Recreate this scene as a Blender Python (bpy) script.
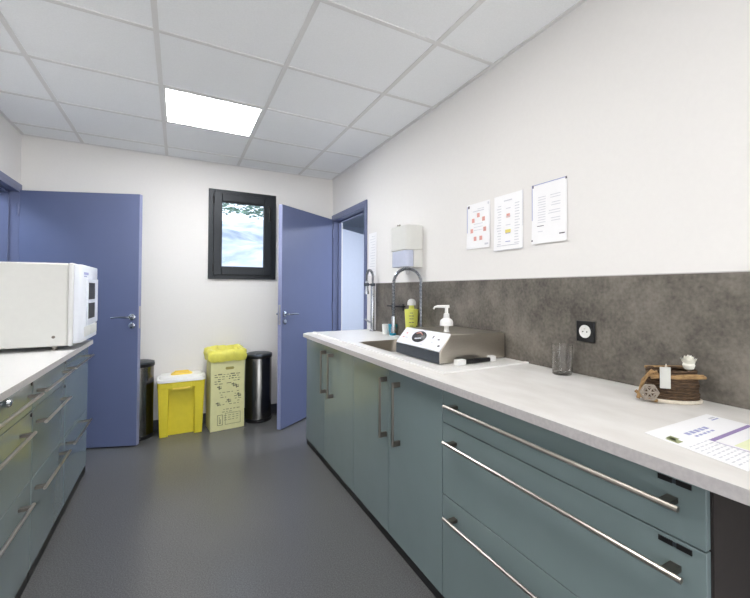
import bpy, bmesh, math, random
from mathutils import Vector, Matrix
for o in list(bpy.data.objects): bpy.data.objects.remove(o)
SC = bpy.context.scene
COL = SC.collection
R = math.radians

# ------------------------------------------------------------------ camera
FZ = 0.01            # floor level in the surveyed coordinates
CAM = Vector((0, 0, 1.275))
def axes():
    y = R(30.7171); r = Vector((math.cos(y), -math.sin(y), 0)); fw = Vector((math.sin(y), math.cos(y), 0)); up = Vector((0, 0, 1))
    p = R(1.1055); f2 = fw*math.cos(p)+up*math.sin(p); u2 = up*math.cos(p)-fw*math.sin(p)
    q = R(0.121); return r*math.cos(q)+u2*math.sin(q), u2*math.cos(q)-r*math.sin(q), f2
r3, u3, f3 = axes()
cd = bpy.data.cameras.new('camera'); cam = bpy.data.objects.new('camera', cd); COL.objects.link(cam)
m = Matrix((r3, u3, -f3)).transposed().to_4x4(); m.translation = CAM; cam.matrix_world = m
cd.sensor_fit = 'HORIZONTAL'; cd.sensor_width = 36; cd.lens = 401.45/750*36
cd.shift_x = -41.9/750; cd.shift_y = -16.6/750; cd.clip_start = 0.02
SC.camera = cam

# ------------------------------------------------------------------ world, exposure, lamps
SC.view_settings.view_transform = 'Standard'; SC.view_settings.look = 'None'
SC.view_settings.gamma = 1; SC.view_settings.exposure = 0.75
SC.view_settings.use_curve_mapping = False
W = bpy.data.worlds.new('world'); SC.world = W; W.use_nodes = True
wn = W.node_tree.nodes; wl = W.node_tree.links
bg = wn['Background']; sky = wn.new('ShaderNodeTexSky'); sky.sky_type = 'HOSEK_WILKIE'
sky.sun_direction = (0.3, -0.5, 0.8); sky.turbidity = 4
wl.new(sky.outputs[0], bg.inputs[0]); bg.inputs[1].default_value = 8.0
hs = wn.new('ShaderNodeHueSaturation'); hs.inputs['Saturation'].default_value = .45; wl.new(sky.outputs[0], hs.inputs['Color']); wl.new(hs.outputs[0], bg.inputs[0])

PANEL = 12          # strength of the luminous ceiling panels
def area(name, loc, rot, sx, sy, power, col):
    l = bpy.data.lights.new(name, 'AREA'); l.shape = 'RECTANGLE'; l.size = sx; l.size_y = sy; l.energy = power; l.color = col
    o = bpy.data.objects.new(name, l); COL.objects.link(o); o.location = loc; o.rotation_euler = rot
    return o
area('neighbour_room_fill', (2.9, 3.6, 2.4), (0, 0, 0), .6, .6, 42, (.88, .92, 1.0))  # unseen light added so the neighbouring room is not black
area('hall_fill', (-1.75, 3.7, 2.4), (0, 0, 0), .5, .5, 10, (.75, .86, 1.0))  # unseen light added to brighten the space beyond the left opening
area('added_rear_fill', (.2, -2.75, 1.2), (R(90+22), 0, 0), 2.1, 2.0, 22, (1.0, .98, .95))  # fill light added behind the camera to lift ceiling and walls

# ------------------------------------------------------------------ materials
def lin(c):
    return tuple(((v/255)/12.92 if v/255 <= .04045 else ((v/255+.055)/1.055)**2.4) for v in c)
def mat(name, rgb, rough=.5, metal=0, var=.04, scale=30, bump=0, spec=.5, trans=0, ior=1.45, alpha=1, emis=None, es=0, rgb2=None, detail=4, stretch=None, coat=0):
    M = bpy.data.materials.new(name); M.use_nodes = True
    n = M.node_tree.nodes; l = M.node_tree.links; b = n['Principled BSDF']
    c = lin(rgb)
    tc = n.new('ShaderNodeTexCoord'); no = n.new('ShaderNodeTexNoise')
    no.inputs['Scale'].default_value = scale; no.inputs['Detail'].default_value = detail
    src = tc.outputs['Object']
    if stretch:
        mp = n.new('ShaderNodeMapping'); mp.inputs['Scale'].default_value = stretch; l.new(src, mp.inputs[0]); src = mp.outputs[0]
    l.new(src, no.inputs['Vector'])
    cr = n.new('ShaderNodeValToRGB')
    c2 = lin(rgb2) if rgb2 else tuple(min(1, v*(1+var)) for v in c)
    c1 = c if rgb2 else tuple(v*(1-var) for v in c)
    cr.color_ramp.elements[0].position = .35; cr.color_ramp.elements[1].position = .65
    cr.color_ramp.elements[0].color = (*c1, 1); cr.color_ramp.elements[1].color = (*c2, 1)
    l.new(no.outputs[0], cr.inputs[0]); l.new(cr.outputs[0], b.inputs['Base Color'])
    b.inputs['Roughness'].default_value = rough; b.inputs['Metallic'].default_value = metal
    b.inputs['Specular IOR Level'].default_value = spec; b.inputs['IOR'].default_value = ior
    b.inputs['Transmission Weight'].default_value = trans; b.inputs['Alpha'].default_value = alpha
    b.inputs['Coat Weight'].default_value = coat
    if emis:
        b.inputs['Emission Color'].default_value = (*lin(emis), 1); b.inputs['Emission Strength'].default_value = es
    if bump:
        bp = n.new('ShaderNodeBump'); bp.inputs['Strength'].default_value = bump; bp.inputs['Distance'].default_value = .002
        l.new(no.outputs[0], bp.inputs['Height']); l.new(bp.outputs[0], b.inputs['Normal'])
    return M
M = {}
M['wall'] = mat('painted_plaster', (234, 232, 230), .75, var=.006, scale=60, bump=.02)
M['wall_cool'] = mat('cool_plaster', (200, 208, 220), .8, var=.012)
M['tile'] = mat('ceiling_tile', (246, 248, 250), .9, var=.02, scale=140, bump=.1)
M['grid'] = mat('ceiling_grid_metal', (226, 226, 226), .6, var=.01)
M['floor'] = mat('speckled_vinyl', (94, 94, 95), .24, var=.26, scale=200, spec=.6, bump=.04)
M['skirting'] = mat('grey_vinyl_skirting', (52, 54, 60), .45)
M['teal'] = mat('teal_laminate', (124, 140, 142), .24, var=.015, scale=8, coat=.45)
M['carcass'] = mat('dark_taupe_board', (54, 48, 47), .6, var=.04)
M['plinth'] = mat('black_plinth', (20, 20, 22), .5)
M['blue'] = mat('blue_door_paint', (100, 109, 142), .42, var=.015, scale=6)
M['blue_edge'] = mat('pale_blue_edge', (140, 146, 180), .45, var=.01)
M['blue_frame'] = mat('blue_metal_frame', (106, 114, 146), .35, var=.01)
M['leafpale'] = mat('pale_blue_leaf', (196, 202, 214), .6, var=.01)
M['bin_steel'] = mat('bin_steel', (120, 118, 115), .22, 1, var=.04)
M['steel'] = mat('brushed_steel', (200, 194, 184), .3, 1, var=.05, scale=60, stretch=(1, 1, 20))
M['handle'] = mat('satin_nickel', (168, 162, 154), .3, 1, var=.03)
M['handle_dark'] = mat('nickel_dark_reflection', (128, 123, 116), .28, 1, var=.03)  # handle nickel with the dark reflections of upright bars put into its colour
M['post'] = mat('nickel_post', (120, 114, 106), .35, 1, var=.03)
M['chrome'] = mat('chrome', (200, 203, 208), .12, 1, var=.02)
M['black'] = mat('black_plastic', (22, 22, 24), .4)
M['dark_metal'] = mat('dark_steel', (78, 84, 92), .35, .8)
M['anthracite'] = mat('anthracite_aluminium', (38, 42, 47), .4, .3, var=.02)
M['white'] = mat('white_plastic', (232, 232, 230), .35, var=.01)
M['casing'] = mat('light_grey_casing', (218, 218, 214), .4, var=.01)
M['front_white'] = mat('cool_white_front', (232, 235, 243), .3, var=.01)
M['top'] = mat('whitewashed_worktop', (219, 216, 212), .38, rgb2=(230, 228, 225), scale=5, stretch=(2.5, 1, 1), detail=8)
M['edge'] = mat('worktop_edge', (196, 192, 192), .5, rgb2=(186, 182, 183), scale=90)
M['slab'] = mat('white_resin', (246, 245, 243), .25, var=.01)
M['basin'] = mat('basin_steel', (150, 142, 132), .35, .7, var=.04)
M['panelwhite'] = mat('left_white_top', (226, 225, 224), .35, var=.01)
M['paper'] = mat('paper', (246, 246, 248), .55, var=.006)
M['sleeve'] = mat('plastic_sleeve', (247, 247, 249), .3, var=.004)
M['ink_blue'] = mat('blue_ink', (168, 172, 212), .6)
M['ink_grey'] = mat('grey_ink', (212, 213, 220), .6)
M['ink_dark'] = mat('dark_ink', (92, 90, 100), .6)
M['ink_purple'] = mat('purple_ink', (152, 132, 182), .6)
M['ink_red'] = mat('red_ink', (222, 164, 156), .6)
M['ink_yellow'] = mat('yellow_ink', (232, 218, 120), .6)
M['ink_green'] = mat('green_ink', (156, 164, 124), .6)
M['slotdark'] = mat('olive_shadow_card', (160, 152, 84), .8)
M['boxink'] = mat('box_ink', (118, 118, 92), .7)
M['ink_pale'] = mat('pale_green_ink', (236, 240, 204), .6)
M['yellow'] = mat('yellow_plastic', (226, 208, 56), .38, var=.02)
M['yellow_lid'] = mat('amber_plastic', (248, 218, 96), .38, var=.02)
M['cardyellow'] = mat('pale_yellow_card', (224, 221, 166), .7, var=.02)
M['bag'] = mat('yellow_film', (228, 222, 100), .3, var=.05, scale=20)
M['lime'] = mat('lime_plastic', (220, 222, 108), .35, var=.02)
M['tealcup'] = mat('teal_plastic', (40, 140, 168), .35)
M['bluefrost'] = mat('frosted_blue_plastic', (196, 202, 222), .2, var=.02, spec=.4)
M['wicker'] = mat('brown_twigs', (96, 74, 52), .8, rgb2=(62, 48, 36), scale=60, bump=.6, stretch=(1, 1, 6))
M['twig'] = mat('light_twig', (172, 140, 96), .75, rgb2=(140, 110, 74), scale=50, bump=.4)
M['rope'] = mat('pale_rope', (212, 202, 186), .85, var=.1, scale=120, bump=.5)
M['grey_wood'] = mat('weathered_filigree', (150, 140, 128), .8, var=.15, scale=80)
M['tissue'] = mat('white_petals', (238, 236, 224), .7, var=.02)
M['tag'] = mat('pale_tag', (200, 200, 194), .5, var=.03)
M['snow'] = mat('pale_rubble', (226, 232, 240), .9, rgb2=(170, 182, 202), scale=1.6, bump=.4, detail=8)
M['leaves'] = mat('hedge_leaves', (126, 150, 134), .7, var=.3, scale=6)
M['facade'] = mat('pale_facade', (230, 232, 236), .8, var=.02)

def glassmat(name, col=(1, 1, 1), ior=1.45, rough=0.0):
    m_ = bpy.data.materials.new(name); m_.use_nodes = True
    n = m_.node_tree.nodes; l = m_.node_tree.links; b = n['Principled BSDF']
    b.inputs['Base Color'].default_value = (*col, 1); b.inputs['Transmission Weight'].default_value = 1
    b.inputs['Roughness'].default_value = rough; b.inputs['IOR'].default_value = ior
    return m_
M['glass'] = glassmat('window_glass', ior=1.1)
M['tumbler'] = glassmat('tumbler_glass', (1, 1, 1), 1.3)

def concrete():
    m_ = bpy.data.materials.new('taupe_concrete_laminate'); m_.use_nodes = True
    n = m_.node_tree.nodes; l = m_.node_tree.links; b = n['Principled BSDF']
    tc = n.new('ShaderNodeTexCoord')
    a = n.new('ShaderNodeTexNoise'); a.inputs['Scale'].default_value = 5; a.inputs['Detail'].default_value = 10; a.inputs['Roughness'].default_value = .7
    d = n.new('ShaderNodeTexNoise'); d.inputs['Scale'].default_value = 70; d.inputs['Detail'].default_value = 4
    mx = n.new('ShaderNodeMath'); mx.operation = 'MULTIPLY_ADD'; mx.inputs[1].default_value = .35
    cr = n.new('ShaderNodeValToRGB'); e = cr.color_ramp.elements
    e[0].position = .50; e[0].color = (*lin((72, 68, 62)), 1); e[1].position = .86; e[1].color = (*lin((128, 122, 113)), 1)
    l.new(tc.outputs['Object'], a.inputs[0]); l.new(tc.outputs['Object'], d.inputs[0])
    l.new(d.outputs[0], mx.inputs[0]); l.new(a.outputs[0], mx.inputs[2]); l.new(mx.outputs[0], cr.inputs[0]); l.new(cr.outputs[0], b.inputs['Base Color'])
    b.inputs['Roughness'].default_value = .5
    return m_
M['concrete'] = concrete()
def lampmat(name, col, s):
    m_ = bpy.data.materials.new(name); m_.use_nodes = True
    b = m_.node_tree.nodes['Principled BSDF']; b.inputs['Base Color'].default_value = (.8, .8, .8, 1)
    b.inputs['Emission Color'].default_value = (*col, 1); b.inputs['Emission Strength'].default_value = s
    return m_
M['lamp'] = lampmat('luminous_panel', (.985, .99, 1.0), PANEL*1.45)
M['lamp_dim'] = lampmat('dimmed_luminous_panel', (1.0, .975, .94), PANEL*.72)  # same kind of panel, turned down so the far end stays brighter

# ------------------------------------------------------------------ mesh builder
class MB:
    def __init__(s): s.v = []; s.f = []; s.mi = []; s.mats = []
    def _m(s, k):
        if k not in s.mats: s.mats.append(k)
        return s.mats.index(k)
    def add(s, vs, fs, k, T=None):
        o = len(s.v); i = s._m(k)
        for p in vs:
            p = Vector(p); s.v.append(T @ p if T else p)
        for f in fs: s.f.append([o+q for q in f]); s.mi.append(i)
    def box(s, x0, x1, y0, y1, z0, z1, k, T=None):
        vs = [(x, y, z) for x in (x0, x1) for y in (y0, y1) for z in (z0, z1)]
        fs = [(0, 1, 3, 2), (4, 6, 7, 5), (0, 4, 5, 1), (2, 3, 7, 6), (0, 2, 6, 4), (1, 5, 7, 3)]
        s.add(vs, fs, k, T); return s
    def prism(s, poly, a, b, axis, k, T=None):     # poly of 2D points extruded along axis
        n = len(poly)
        def P(u, w, t): return {'X': (t, u, w), 'Y': (u, t, w), 'Z': (u, w, t)}[axis]
        vs = [P(u, w, a) for u, w in poly]+[P(u, w, b) for u, w in poly]
        fs = [tuple(range(n))[::-1], tuple(range(n, 2*n))]+[(i, (i+1) % n, n+(i+1) % n, n+i) for i in range(n)]
        s.add(vs, fs, k, T); return s
    def lathe(s, prof, c, k, seg=28, T=None, sx=1, sy=1):
        vs = []; fs = []; n = len(prof)
        for j in range(seg):
            a = 2*math.pi*j/seg
            for r, z in prof: vs.append((c[0]+r*math.cos(a)*sx, c[1]+r*math.sin(a)*sy, c[2]+z))
        for j in range(seg):
            j2 = (j+1) % seg
            for i in range(n-1): fs.append((j*n+i, j2*n+i, j2*n+i+1, j*n+i+1))
        if prof[0][0] > 1e-6: fs.append(tuple(j*n for j in range(seg))[::-1])
        if prof[-1][0] > 1e-6: fs.append(tuple(j*n+n-1 for j in range(seg)))
        s.add(vs, fs, k, T); return s
    def tube(s, pts, r, k, seg=10, T=None, closed=False):
        pts = [Vector(p) for p in pts]; vs = []; fs = []; n = len(pts)
        prev = None
        for i, p in enumerate(pts):
            if closed: t = (pts[(i+1) % n]-pts[i-1]).normalized()
            else: t = (pts[min(i+1, n-1)]-pts[max(i-1, 0)]).normalized()
            if prev is None:
                a = Vector((0, 0, 1)) if abs(t.z) < .9 else Vector((1, 0, 0)); u = t.cross(a).normalized()
            else: u = (prev-t*prev.dot(t)).normalized()
            prev = u; w = t.cross(u)
            rr = r[i] if isinstance(r, (list, tuple)) else r
            for j in range(seg):
                a = 2*math.pi*j/seg; vs.append(p+(u*math.cos(a)+w*math.sin(a))*rr)
        for i in range(n if closed else n-1):
            i2 = (i+1) % n
            for j in range(seg):
                j2 = (j+1) % seg; fs.append((i*seg+j, i*seg+j2, i2*seg+j2, i2*seg+j))
        if not closed: fs.append(tuple(range(seg))[::-1]); fs.append(tuple((n-1)*seg+j for j in range(seg)))
        s.add(vs, fs, k, T); return s
    def ring(s, x0, x1, z0, z1, w, y0, y1, k):      # rectangular frame in an XZ plane, sides width w
        s.box(x0, x0+w, y0, y1, z0, z1, k); s.box(x1-w, x1, y0, y1, z0, z1, k)
        s.box(x0+w, x1-w, y0, y1, z1-w, z1, k); s.box(x0+w, x1-w, y0, y1, z0, z0+w, k); return s
    def build(s, name, parent=None, bevel=0, smooth=True, segs=2):
        off = Vector((0, 0, 0)); q = parent
        if parent is not None: off = ORG[parent.name]
        me = bpy.data.meshes.new(name); me.from_pydata([tuple(p-off) for p in s.v], [], s.f)
        for k in s.mats: me.materials.append(M[k])
        for p, i in zip(me.polygons, s.mi): p.material_index = i
        bm = bmesh.new(); bm.from_mesh(me); bmesh.ops.recalc_face_normals(bm, faces=bm.faces); bm.to_mesh(me); bm.free()
        if smooth: me.shade_smooth(); me.set_sharp_from_angle(angle=R(35))
        o = bpy.data.objects.new(name, me); COL.objects.link(o)
        if parent is not None: o.parent = parent
        ORG[o.name] = off
        if bevel:
            b = o.modifiers.new('bevel', 'BEVEL'); b.width = bevel; b.segments = segs; b.limit_method = 'ANGLE'; b.angle_limit = R(40)
            b.harden_normals = False
        return o
ORG = {}
def thing(name, loc, label=None, cat=None, group=None, kind=None):
    o = bpy.data.objects.new(name, None); COL.objects.link(o); o.location = loc; o.empty_display_size = .05
    ORG[o.name] = Vector(loc)
    return tag(o, label, cat, group, kind)
def tag(o, label=None, cat=None, group=None, kind=None):
    if label: o['label'] = label
    if cat: o['category'] = cat
    if group: o['group'] = group
    if kind: o['kind'] = kind
    return o
def single(mb, name, loc, label, cat, group=None, bevel=0, smooth=True):   # a thing that is one mesh, origin at loc
    for i, p in enumerate(mb.v): mb.v[i] = p-Vector(loc)
    o = mb.build(name, None, bevel, smooth); o.location = loc; ORG[o.name] = Vector(loc)
    return tag(o, label, cat, group)
def struct(mb, name, parent=None, bevel=0):
    o = mb.build(name, parent, bevel); 
    if parent is None: o['kind'] = 'structure'
    return o
def copy_tree(o, parent=None):
    c = o.copy(); COL.objects.link(c); c.parent = parent
    for ch in list(o.children): copy_tree(ch, c)
    return c
def arc(c, r, a0, a1, n, u, w):
    u = Vector(u); w = Vector(w); c = Vector(c)
    return [c+u*(r*math.cos(R(a0+(a1-a0)*i/n)))+w*(r*math.sin(R(a0+(a1-a0)*i/n))) for i in range(n+1)]

# ------------------------------------------------------------------ room shell
XR, XL, YB, YF, ZC = 1.475, -1.086, 4.335, -2.6, 2.505
DY0, DY1, DZ = 3.40, 4.285, 2.065        # door openings (both side walls)
WX0, WX1, WZ0, WZ1 = .262, .842, 1.40, 2.23
f = MB(); f.box(-2.4, 4.2, YF-.1, 7.4, -.05, FZ, 'floor'); struct(f, 'floor')
w = MB(); w.box(XL-.12, WX0, YB, YB+.25, FZ, ZC+.05, 'wall'); w.box(WX1, XR+.12, YB, YB+.25, FZ, ZC+.05, 'wall')
w.box(WX0, WX1, YB, YB+.25, FZ, WZ0, 'wall'); w.box(WX0, WX1, YB, YB+.25, WZ1, ZC+.05, 'wall'); struct(w, 'wall_back')
for nm, x0, x1 in (('wall_right', XR, XR+.068), ('wall_left', XL-.12, XL)):
    w = MB(); w.box(x0, x1, YF, DY0, FZ, ZC+.05, 'wall'); w.box(x0, x1, DY0, DY1, DZ, ZC+.05, 'wall')
    w.box(x0, x1, DY1, YB, FZ, ZC+.05, 'wall'); struct(w, nm)
w = MB(); w.box(XL-.12, -.9, YF-.12, YF, FZ, ZC+.05, 'wall'); w.box(1.3, XR+.12, YF-.12, YF, FZ, ZC+.05, 'wall'); w.box(-.9, 1.3, YF-.12, YF, 2.3, ZC+.05, 'wall'); struct(w, 'wall_front')  # opening in this wall is added to let the fill light in
w = MB(); w.ring(-.9, 1.3, FZ, 2.3, .05, YF-.1, YF-.04, 'anthracite'); struct(w, 'rear_fill_opening')  # unglazed frame around the added opening for the fill light
# neighbouring rooms seen through the two openings
w = MB(); w.box(XR+.06, 4.1, 2.4, 2.5, FZ, 2.6, 'wall_cool'); w.box(4.1, 4.2, 2.4, 7.4, FZ, 2.6, 'wall_cool'); w.box(XR+.0, 4.1, 7.3, 7.4, FZ, 2.6, 'wall_cool')
w.box(XR, XR+.12, YB+.25, 7.3, FZ, 2.6, 'wall_cool'); struct(w, 'wall_neighbour')
w = MB(); w.box(XR+.06, 4.2, 2.4, 7.4, 2.5, 2.56, 'wall_cool'); struct(w, 'ceiling_neighbour')
w = MB(); w.box(-2.3, -2.2, 2.4, 5.0, FZ, 2.6, 'wall_cool'); w.box(-2.2, XL-.12, 2.4, 2.5, FZ, 2.6, 'wall_cool'); w.box(-2.2, XL-.12, 4.9, 5.0, FZ, 2.6, 'wall_cool'); struct(w, 'wall_hall')
w = MB(); w.box(-2.3, XL-.12, 2.4, 5.0, 2.5, 2.56, 'wall_cool'); struct(w, 'ceiling_hall')
d3 = thing('door_3', (1.67, 4.69, FZ), kind='structure')
a3 = math.atan2(5.155-4.727, 2.222-1.717); T3 = Matrix.Translation((1.68, 4.70, 0)) @ Matrix.Rotation(a3, 4, 'Z')
w = MB(); w.box(0, .93, 0, .04, FZ+.01, 2.04, 'leafpale', T3); w.build('door_leaf', d3, .002)

# ceiling: tiles in a T-bar grid, 600 mm module
GX, GY, T = -.705, 4.054, .6
gxs = [GX+T*i for i in range(0, 4)]
gys = [GY-T*j for j in range(0, 12) if GY-T*j > YF]
c = MB(); xs = [XL]+gxs+[XR]; ys = [YB]+gys+[YF]
PANELS = [(1, 1), (1, 4), (1, 7)]
for i in range(len(xs)-1):
    for j in range(len(ys)-1):
        if (i-1, j-1) in PANELS: continue
        g = .004
        c.box(xs[i]+g, xs[i+1]-g, ys[j+1]+g, ys[j]-g, ZC+.004, ZC+.02, 'tile')
c.box(XL, XR, YF, YB, ZC+.1, ZC+.12, 'tile')
ce = struct(c, 'ceiling')
g = MB()
for x in gxs: g.box(x-.012, x+.012, YF, YB, ZC, ZC+.0045, 'grid')
for y in gys:
    for i in range(len(xs)-1): g.box(xs[i]+(.012 if i else 0), xs[i+1]-(.012 if i < len(xs)-2 else 0), y-.012, y+.012, ZC, ZC+.0045, 'grid')
g.box(XL, XL+.02, YF, YB, ZC-.001, ZC+.004, 'grid'); g.box(XR-.02, XR, YF, YB, ZC-.001, ZC+.004, 'grid')
g.box(XL+.02, XR-.02, YB-.02, YB, ZC-.001, ZC+.004, 'grid'); struct(g, 'ceiling_grid', ce)
# recessed light panels
def light_panel(i, j, label, k='lamp'):
    x0 = gxs[i]+.012; x1 = gxs[i+1]-.012; y1 = gys[j]-.012; y0 = gys[j+1]+.012
    t = thing('ceiling_light', ((x0+x1)/2, (y0+y1)/2, ZC), label, 'ceiling light', 'square light panels in the ceiling grid')
    a = MB()
    a.box(x0, x0+.012, y0, y1, ZC-.001, ZC+.02, 'white'); a.box(x1-.012, x1, y0, y1, ZC-.001, ZC+.02, 'white')
    a.box(x0+.012, x1-.012, y0, y0+.012, ZC-.001, ZC+.02, 'white'); a.box(x0+.012, x1-.012, y1-.012, y1, ZC-.001, ZC+.02, 'white'); a.build('frame', t)
    a = MB(); a.box(x0+.012, x1-.012, y0+.012, y1-.012, ZC+.003, ZC+.012, k); a.build('diffuser', t)
    return t
light_panel(1, 1, 'glowing white square light panel set in the ceiling near the window')
light_panel(1, 4, 'square light panel in the ceiling above the middle of the room', 'lamp_dim')
light_panel(1, 7, 'square light panel in the ceiling over the viewer', 'lamp_dim')

# skirtings
b = MB(); b.box(XL, XR, YB-.012, YB, FZ, FZ+.09, 'skirting'); struct(b, 'baseboard_back')
b = MB(); b.box(XR-.012, XR, 3.36-.02, 3.36, FZ, FZ+.09, 'skirting'); struct(b, 'baseboard_right')

# window with anthracite frame
wi = thing('window_1', ((WX0+WX1)/2, YB, WZ0), kind='structure')
a = MB(); a.ring(.241, .862, 1.380, 2.250, .052, YB-.022, YB+.05, 'anthracite'); a.build('window_frame', wi, .003)
a = MB(); a.ring(.283, .820, 1.420, 2.210, .074, YB-.040, YB+.04, 'anthracite')
a.ring(.345, .755, 1.490, 2.140, .014, YB-.030, YB-.0, 'black'); sh = a.build('sash', wi, .004)
a = MB(); a.box(.350, .750, YB+.000, YB+.006, 1.495, 2.135, 'glass'); a.build('pane', sh, smooth=False)
for z in (1.45, 2.10):
    a = MB(); a.tube([(.283, YB-.044, z), (.283, YB-.044, z+.075)], .008, 'black'); a.build('hinge', wi)
a = MB(); a.box(.778, .806, YB-.052, YB-.040, 2.06, 2.13, 'black'); a.tube([(.792, YB-.050, 2.10), (.792, YB-.075, 2.10), (.792, YB-.08, 2.08), (.792, YB-.08, 1.965)], .010, 'black'); a.build('window_handle', wi, .002)
# reveal lining outside
a = MB(); a.ring(.25, .854, 1.388, 2.242, .012, YB+.05, YB+.25, 'facade'); a.build('window_reveal', wi)
# outside: rising bank of pale rubble, hedge, far facade
random.seed(4)
g = MB(); nx, ny = 26, 26; vs = []; fs = []
for j in range(ny+1):
    for i in range(nx+1):
        x = -5+12*i/nx; y = 5.4+9*j/ny
        z = .95+(y-5.4)*.33+.10*math.sin(x*1.7+y)+.07*math.sin(3*x-2*y)+random.uniform(-.05, .05)
        
        vs.append((x, y+ (3 if 0 else 0), z))
for j in range(ny):
    for i in range(nx): q = j*(nx+1)+i; fs.append((q, q+1, q+nx+2, q+nx+1))
o0 = len(vs); 
for j in (0, ny):
    for i in range(nx+1): vs.append((-5+12*i/nx, 5.4+9*j/ny, -.6))
for i in range(nx):
    fs.append((i, o0+i, o0+i+1, i+1)); fs.append((ny*(nx+1)+i, ny*(nx+1)+i+1, o0+nx+2+i, o0+nx+1+i))
# the bank starts beyond the neighbour rooms' corner
g.add([(x*1.0-.6, y+2.2, z) for x, y, z in vs], fs, 'snow'); gb = g.build('ground_bank'); gb['kind'] = 'structure'
hd = MB()
for k in range(2600):
    x = random.uniform(-1.5, 5.5); y = random.uniform(12.4, 13.4)
    zt = 3.95+.25*math.sin(x*2.2)+.15*math.sin(5*x)
    z = random.uniform(3.5, zt+.3); s_ = random.uniform(.05, .11)
    Tq = Matrix.Translation((x, y, z)) @ Matrix.Rotation(random.uniform(0, 6.3), 4, 'Z') @ Matrix.Rotation(random.uniform(-1, 1), 4, 'X')
    hd.add([(-s_, 0, 0), (0, -s_*.5, 0), (s_, 0, 0), (0, s_*.5, .02)], [(0, 1, 2, 3)], 'leaves', Tq)
single(hd, 'hedge', (2, 12.9, 2.2), 'green hedge along the top of the pale bank outside the window', 'hedge', smooth=False)['kind'] = 'stuff'

# ------------------------------------------------------------------ doors
def door(name, side, hinge, free, leafname='door_leaf'):
    X = XR if side > 0 else XL
    t = thing(name, (X, DY1, FZ), kind='structure')
    fr = MB(); s_ = side; dep = .134 if side < 0 else .078; ln = .03 if side < 0 else .014; sp_ = ln+(.012 if side > 0 else .015)
    xa, xb = sorted((X-s_*.014, X+s_*dep))
    fr.box(xa, xb, DY0, DY0+ln, FZ, DZ-.03, 'blue_frame'); fr.box(xa, xb, DY1-.02, DY1, FZ, DZ-.03, 'blue_frame'); fr.box(xa, xb, DY0, DY1, DZ-.03, DZ, 'blue_frame')
    xa, xb = sorted((X-s_*.014, X))
    fr.box(xa, xb, DY0-.035, DY0, FZ, DZ+.035, 'blue_frame'); fr.box(xa, xb, DY1, DY1+.035, FZ, DZ+.035, 'blue_frame'); fr.box(xa, xb, DY0, DY1, DZ, DZ+.035, 'blue_frame')
    xa, xb = sorted((X+s_*.045, X+s_*dep))       # stop rebate
    fr.box(xa, xb, DY0+ln, DY0+sp_, FZ, DZ-.045, 'blue_frame'); fr.box(xa, xb, DY1-.032, DY1-.02, FZ, DZ-.045, 'blue_frame'); fr.box(xa, xb, DY0+ln, DY1-.02, DZ-.045, DZ-.03, 'blue_frame')
    fr.build('door_frame', t, .002)
    hx, hy = hinge; fx, fy = free; L_ = math.hypot(fx-hx, fy-hy); ang = math.atan2(fy-hy, fx-hx)
    Tm = Matrix.Translation((hx, hy, 0)) @ Matrix.Rotation(ang, 4, 'Z')
    sgn = 1 if side < 0 else -1     # leaf thickness direction towards the back wall
    y0, y1 = sorted((0, sgn*.04))
    lf = MB(); lf.box(0, L_-.004, y0, y1, FZ+.012, 2.05, 'blue', Tm); lf.box(L_-.004, L_, y0, y1, FZ+.012, 2.05, 'blue_edge', Tm); leaf = lf.build('door_leaf', t, .002)
    # hinges
    for z in (.25, 1.05, 1.85):
        h = MB(); h.tube([(0, -sgn*.006, z), (0, -sgn*.006, z+.09)], .008, 'blue_frame', T=Tm); h.build('hinge', leaf)
    # handles both faces + escutcheon + lock
    for face in (-1, 1):
        yy = (y0 if face < 0 else y1); d = face
        h = MB(); Rx = Matrix.Rotation(R(90)*(1 if face < 0 else -1), 4, 'X')
        h.lathe([(.026, 0), (.026, .006), (.022, .008), (.010, .009), (.010, .045), (0, .045)], (0, 0, 0), 'chrome', T=Tm @ Matrix.Translation((L_-.046, yy, 1.053)) @ Rx)
        p = [(L_-.046, yy+d*.045, 1.053), (L_-.062, yy+d*.052, 1.053), (L_-.11, yy+d*.054, 1.055), (L_-.175, yy+d*.050, 1.050)]
        h.tube(p, [.011, .010, .009, .008], 'chrome', T=Tm); h.build('door_handle', leaf)
        h = MB(); h.lathe([(.024, 0), (.024, .006), (.021, .008), (.008, .009), (.008, .012), (0, .012)], (0, 0, 0), 'chrome', T=Tm @ Matrix.Translation((L_-.046, yy, .985)) @ Rx)
        h.build('lock_rosette', leaf)
    h = MB(); h.box(L_-.001, L_+.002, y0+.010, y1-.010, .96, 1.14, 'steel', Tm); h.build('latch_plate', leaf)
    return t
door('door_1', -1, (-1.080, 4.270), (-.275, 3.945))
door('door_2', 1, (1.452, 4.262), (.800, 3.732))

# ------------------------------------------------------------------ cabinets
WT, WB = .921, .893     # worktop top / underside
def bar_handle(parent, X, s_, a, b, vertical=False, y=0, inset=.03):
    # X face plane, s_ = direction out of the face (-1 towards -X, +1 towards +X)
    hx = X+s_*.038
    h = MB()
    if vertical:
        h.tube([(hx, y, a), (hx, y, b)], .0065, 'handle_dark'); pp = [(y, a+inset), (y, b-inset)]
    else:
        h.tube([(hx, a, y), (hx, b, y)], .0065, 'handle'); pp = [(a+inset, y), (b-inset, y)]
    o = h.build('handle', parent)
    for py, pz in pp:
        q = MB(); xa, xb = sorted((X, hx+s_*.001)); q.box(xa, xb, py-(.012 if not vertical else .006), py+(.012 if not vertical else .006), pz-(.006 if not vertical else .012), pz+(.006 if not vertical else .012), 'post'); q.build('handle_post', o, .001)
    return o
def front(name, t, X, s_, y0, y1, z0, z1):
    q = MB(); xa, xb = sorted((X, X-s_*.018)); q.box(xa, xb, y0+.0018, y1-.0018, z0+.0018, z1-.0018, 'teal'); return q.build(name, t, .0012)
PB = {-1: .048, 1: .060}
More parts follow.
